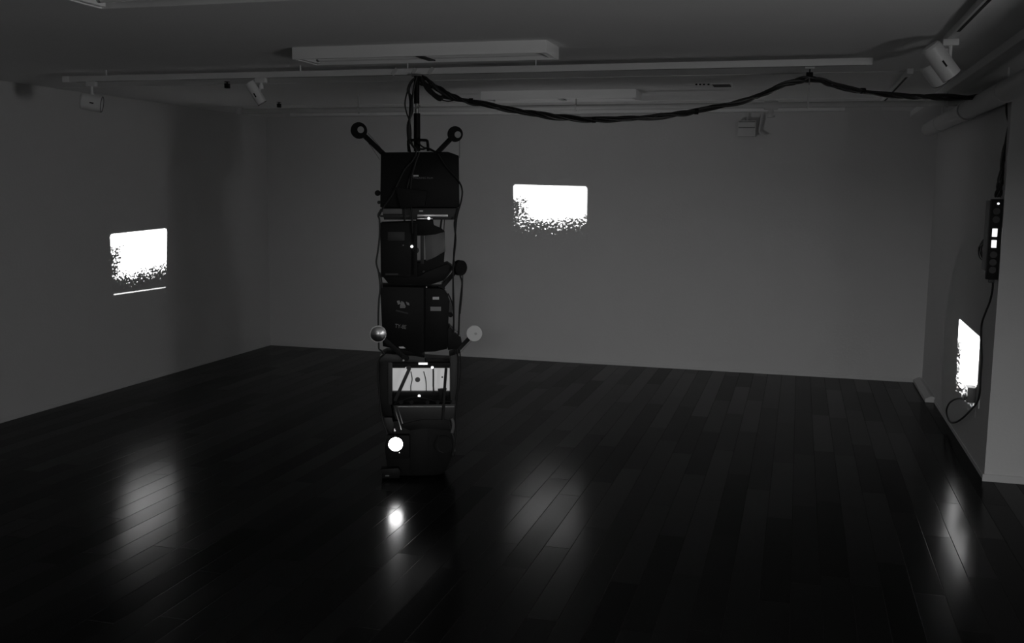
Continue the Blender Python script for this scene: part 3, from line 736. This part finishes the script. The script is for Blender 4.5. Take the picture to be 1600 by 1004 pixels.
# --- projector 4
zb4 = C(655, 658, VF)[1]
A4 = PJ('fourth film projector from the top, open with a bright pale inner panel', zb4)
A4.prism('top_cover', [(592, 562), (597, 555), (604, 552), (650, 556), (664, 558), (664, 566), (594, 566)], VF, .11, M_BODY2, .004)
A4.prism('side_frame', [(591, 564), (610, 564), (611, 634), (614, 650), (598, 650), (593, 620)], VF, .11, M_BODY, .004)
A4.rect('inner_frame', 606, 566, 613, 632, VF-.005, VF+.05, M_BODY2, .003)
A4.prism('side_frame', [(703, 556), (715, 552), (714, 605), (711, 660), (704, 660)], VF+.01, .10, M_BODY2, .003)
A4.rect('top_beam', 611, 567, 704, 572, VF-.004, VF+.05, M_SLOT, .002)
pan = A4.rect('glowing_panel', 612.5, 575, 702.5, 613, VF+.075, VF+.085, M_PALE, .001, label='pale inner panel given its own glow')
A4.rect('panel_surround', 606, 560, 710, 640, VF+.087, VF+.10, M_BODY, .001)
A4.rect('lower_beam', 611, 612, 704, 619, VF+.03, VF+.09, M_BODY, .002)
A4.disc('round_hole', 652.5, 593, VF+.068, VF+.076, .0155, M_GREY)
A4.disc('screw', 691, 589, VF+.07, VF+.076, .005, M_BODY2)
MB().bar(A4.p3(640, 575, VF-.01), A4.p3(617, 626, VF-.01), .020, .012, .002).build('lever', M_BODY2, A4.t)
A4.disc('lever_pivot', 638.5, 574.5, VF-.02, VF-.008, .014, M_BODY2)
A4.prism('bright_wedge', [(628, 578.5), (634, 573.5), (640, 572), (639, 578)], VF+.055, VF+.065, M_PALE, 0)  # bright triangle, sharing the glow set in the panel's material
A4.tube('wire', [(642, 580), (644, 592), (642, 602), (642, 612)], VF+.06, .003, M_BODY2)
A4.tube('wire', [(662, 580), (665, 592), (666, 602), (666, 612)], VF+.06, .003, M_BODY2)
A4.tube('chrome_rod', [(676, 570), (677, 578), (677, 603)], VF+.02, .006, M_CHR, smooth=4)
A4.tube('chrome_rod', [(677, 603), (678, 613), (681, 611)], VF+.02, .005, M_BODY2)
A4.disc('glint_glow', 675.5, 574, VF-.002, VF+.012, .008, M_GLINT, label='bright glint at the head of the rod')
A4.tube('support_rod', [(697, 575), (694, 615), (692, 660)], VF-.005, .009, M_BODY2, smooth=0)
A4.prism('roller_guide', [(684, 608), (698, 607), (697, 611), (691, 613), (691, 626), (687, 626)], VF, VF+.03, M_BODY, .002)
A4.rect('highlight_bar', 654, 566.5, 668, 569.5, VF-.008, VF-.003, M_GLINT, .001, label='narrow bright highlight drawn as a glowing bar')  # highlight on the top edge drawn as a glowing part
A4.disc('glint_glow', 655, 618.5, VF-.004, VF+.005, .0085, M_GLINT, label='small glowing point under the pale panel')
A4.tube('film_strip', [(616, 630), (628, 626), (645, 621), (662, 622), (680, 626), (706, 627)], VF-.004, .006, M_SLOT)
for x in (627, 643, 668, 684): A4.disc('sprocket', x, 628, VF-.012, VF+.01, .013, M_SLOT)
A4.prism('lower_cover', [(614, 633), (712, 631), (712, 656), (624, 657), (618, 655)], VF, .11, M_BODY2, .004)
A4.rect('trim_strip', 620, 634.5, 710, 635.6, VF-.003, VF+.001, M_MET, 0)
MB().bar(A4.p3(616, 634, VF-.012), A4.p3(627, 671, VF-.012), .006, .006, .001).bar(A4.p3(621, 634, VF-.012), A4.p3(629, 661, VF-.012), .004, .006, .001).build('bracket', M_MET, A4.t)
A4.arm((633, 559), (591, 521), -.14, .030, .049, kind='steel', hub=.016, label='shiny metal roller reel')
A4.arm((714, 548), (741, 520), -.12, .024, .0465, kind='clear', hub=.008, huboff=(2, 0), label='see-through grey roller reel')
A4.tube('film_strip', [(737, 532), (728, 541), (719, 551)], -.13, .002, M_LABD, smooth=0)
A4.disc('arm_hinge', 630.5, 563, -.165, -.145, .006, M_MET)

# --- projector 5 (bottom)
zb5 = max(C(655, 752, VF)[1], 0.012)
A5 = PJ('lowest film projector, black, its bright round lens shining at the camera', zb5)
A5.prism('body', [(606, 660), (625, 656), (703, 654), (707, 672), (709, 700), (706, 715), (702, 722), (695, 738), (682, 744), (650, 751), (606, 751), (601, 700)], VF, .13, M_BODY, .006)
A5.prism('upper_cover', [(622, 664), (660, 655), (700, 656), (703, 672), (660, 668), (640, 672)], VF-.012, VF, M_BODY, .003)
A5.rect('lens_box', 603.5, 680, 640, 716, VF-.055, VF, M_BODY, .006)
lu, lz = A5.c(618.3, 693.5, VF-.08)
bl = MB(); bl.cyl((lu, VF-.05, lz), (lu, VF-.085, lz), .048, .0455, seg=48, caps=False); bl.cyl((lu, VF-.05, lz), (lu, VF-.083, lz), .0425, .0425, seg=48, caps=False); bl.ring((lu, VF-.085, lz), .044, .0022, seg=48)
br = bl.build('lens_barrel', M_BODY, A5.t)
MB().cyl((lu, VF-.07, lz), (lu, VF-.078, lz), .0425, seg=48, bev=.002).build('lens', M_LAMP, br, label='brightly shining round lens')
A5.disc('screw', 617, 673, VF-.012, VF-.002, .006, M_CHR)
A5.disc('screw', 616.5, 670.5, VF-.012, VF-.002, .004, M_CHR)
A5.disc('screw', 624, 707, VF-.062, VF-.054, .0035, M_CHR)
A5.rect('side_panel', 641, 668, 669, 742, VF-.003, VF+.002, M_BODY, .002)
w5 = A5.disc('drive_wheel', 693, 694, VF-.014, VF, .055, M_BODY)
A5.tube('drive_belt', [(686, 680), (683, 692), (685, 703), (693, 707)], VF-.018, .003, M_BODY2)
A5.prism('foot_block', [(595, 733), (622, 731), (626, 736), (624, 751), (597, 752)], VF-.05, VF+.03, M_BODY, .004)
A5.rect('trim_strip', 602, 742, 608, 744, VF-.053, VF-.048, M_GREY, 0)
A5.prism('reel_guard', [(600, 652), (612, 652), (616, 664), (612, 676), (605, 670)], VF-.01, .02, M_BODY2, .003)
A5.tube('grip', [(705.5, 653), (708, 660), (708, 668), (706, 676)], VF-.005, .010, M_GREY)
A5.tube('grip', [(706, 678), (709, 688), (709, 700), (707, 711)], VF-.002, .006, M_BODY2)
A5.prism('side_lug', [(705, 705), (712, 706), (711, 713), (703, 713)], VF, .03, M_BODY, .002)
A5.prism('lower_skid', [(600, 749), (655, 749), (650, 753), (604, 753)], VF-.02, .09, M_SLOT, .002)
for k, (x, y) in enumerate(((640, 749), (690, 739))): pass

# cables down the column
rc = thing('cable_bundle', 'black cables hanging down the left edge of the projector column', 'cable', tuple(cw(0, 0, 0)), CA)
q = _T(rc)
q.tube('cable', [(596, 326), (591, 336), (593, 344), (593, 370), (590, 395), (588, 410), (592, 428), (594, 450), (592, 470), (591, 500), (592, 545)], VF-.014, .0055, M_RUB)
q.tube('cable', [(593, 425), (596, 436), (597, 450)], VF-.012, .0045, M_RUB)
q.tube('cable', [(592, 545), (600, 552), (593, 560), (590, 575), (592, 610), (595, 645), (600, 665), (606, 680)], VF-.022, .0055, M_RUB)
rc2 = thing('cable_bundle', 'black cables hanging down the right edge of the projector column', 'cable', tuple(cw(0, 0, 0)), CA)
q = _T(rc2)
q.tube('cable', [(712, 340), (710, 350), (712, 372), (710, 395), (708, 415), (708, 440), (709, 480), (709, 520)], VF-.024, .0055, M_RUB)
q.tube('cable', [(718, 545), (720, 570), (718, 600), (714, 625), (712, 650), (713, 680), (709, 705)], VF-.012, .004, M_RUB)
q.tube('cable', [(714, 545), (716, 565), (715, 600), (711, 625)], VF-.018, .005, M_RUB)
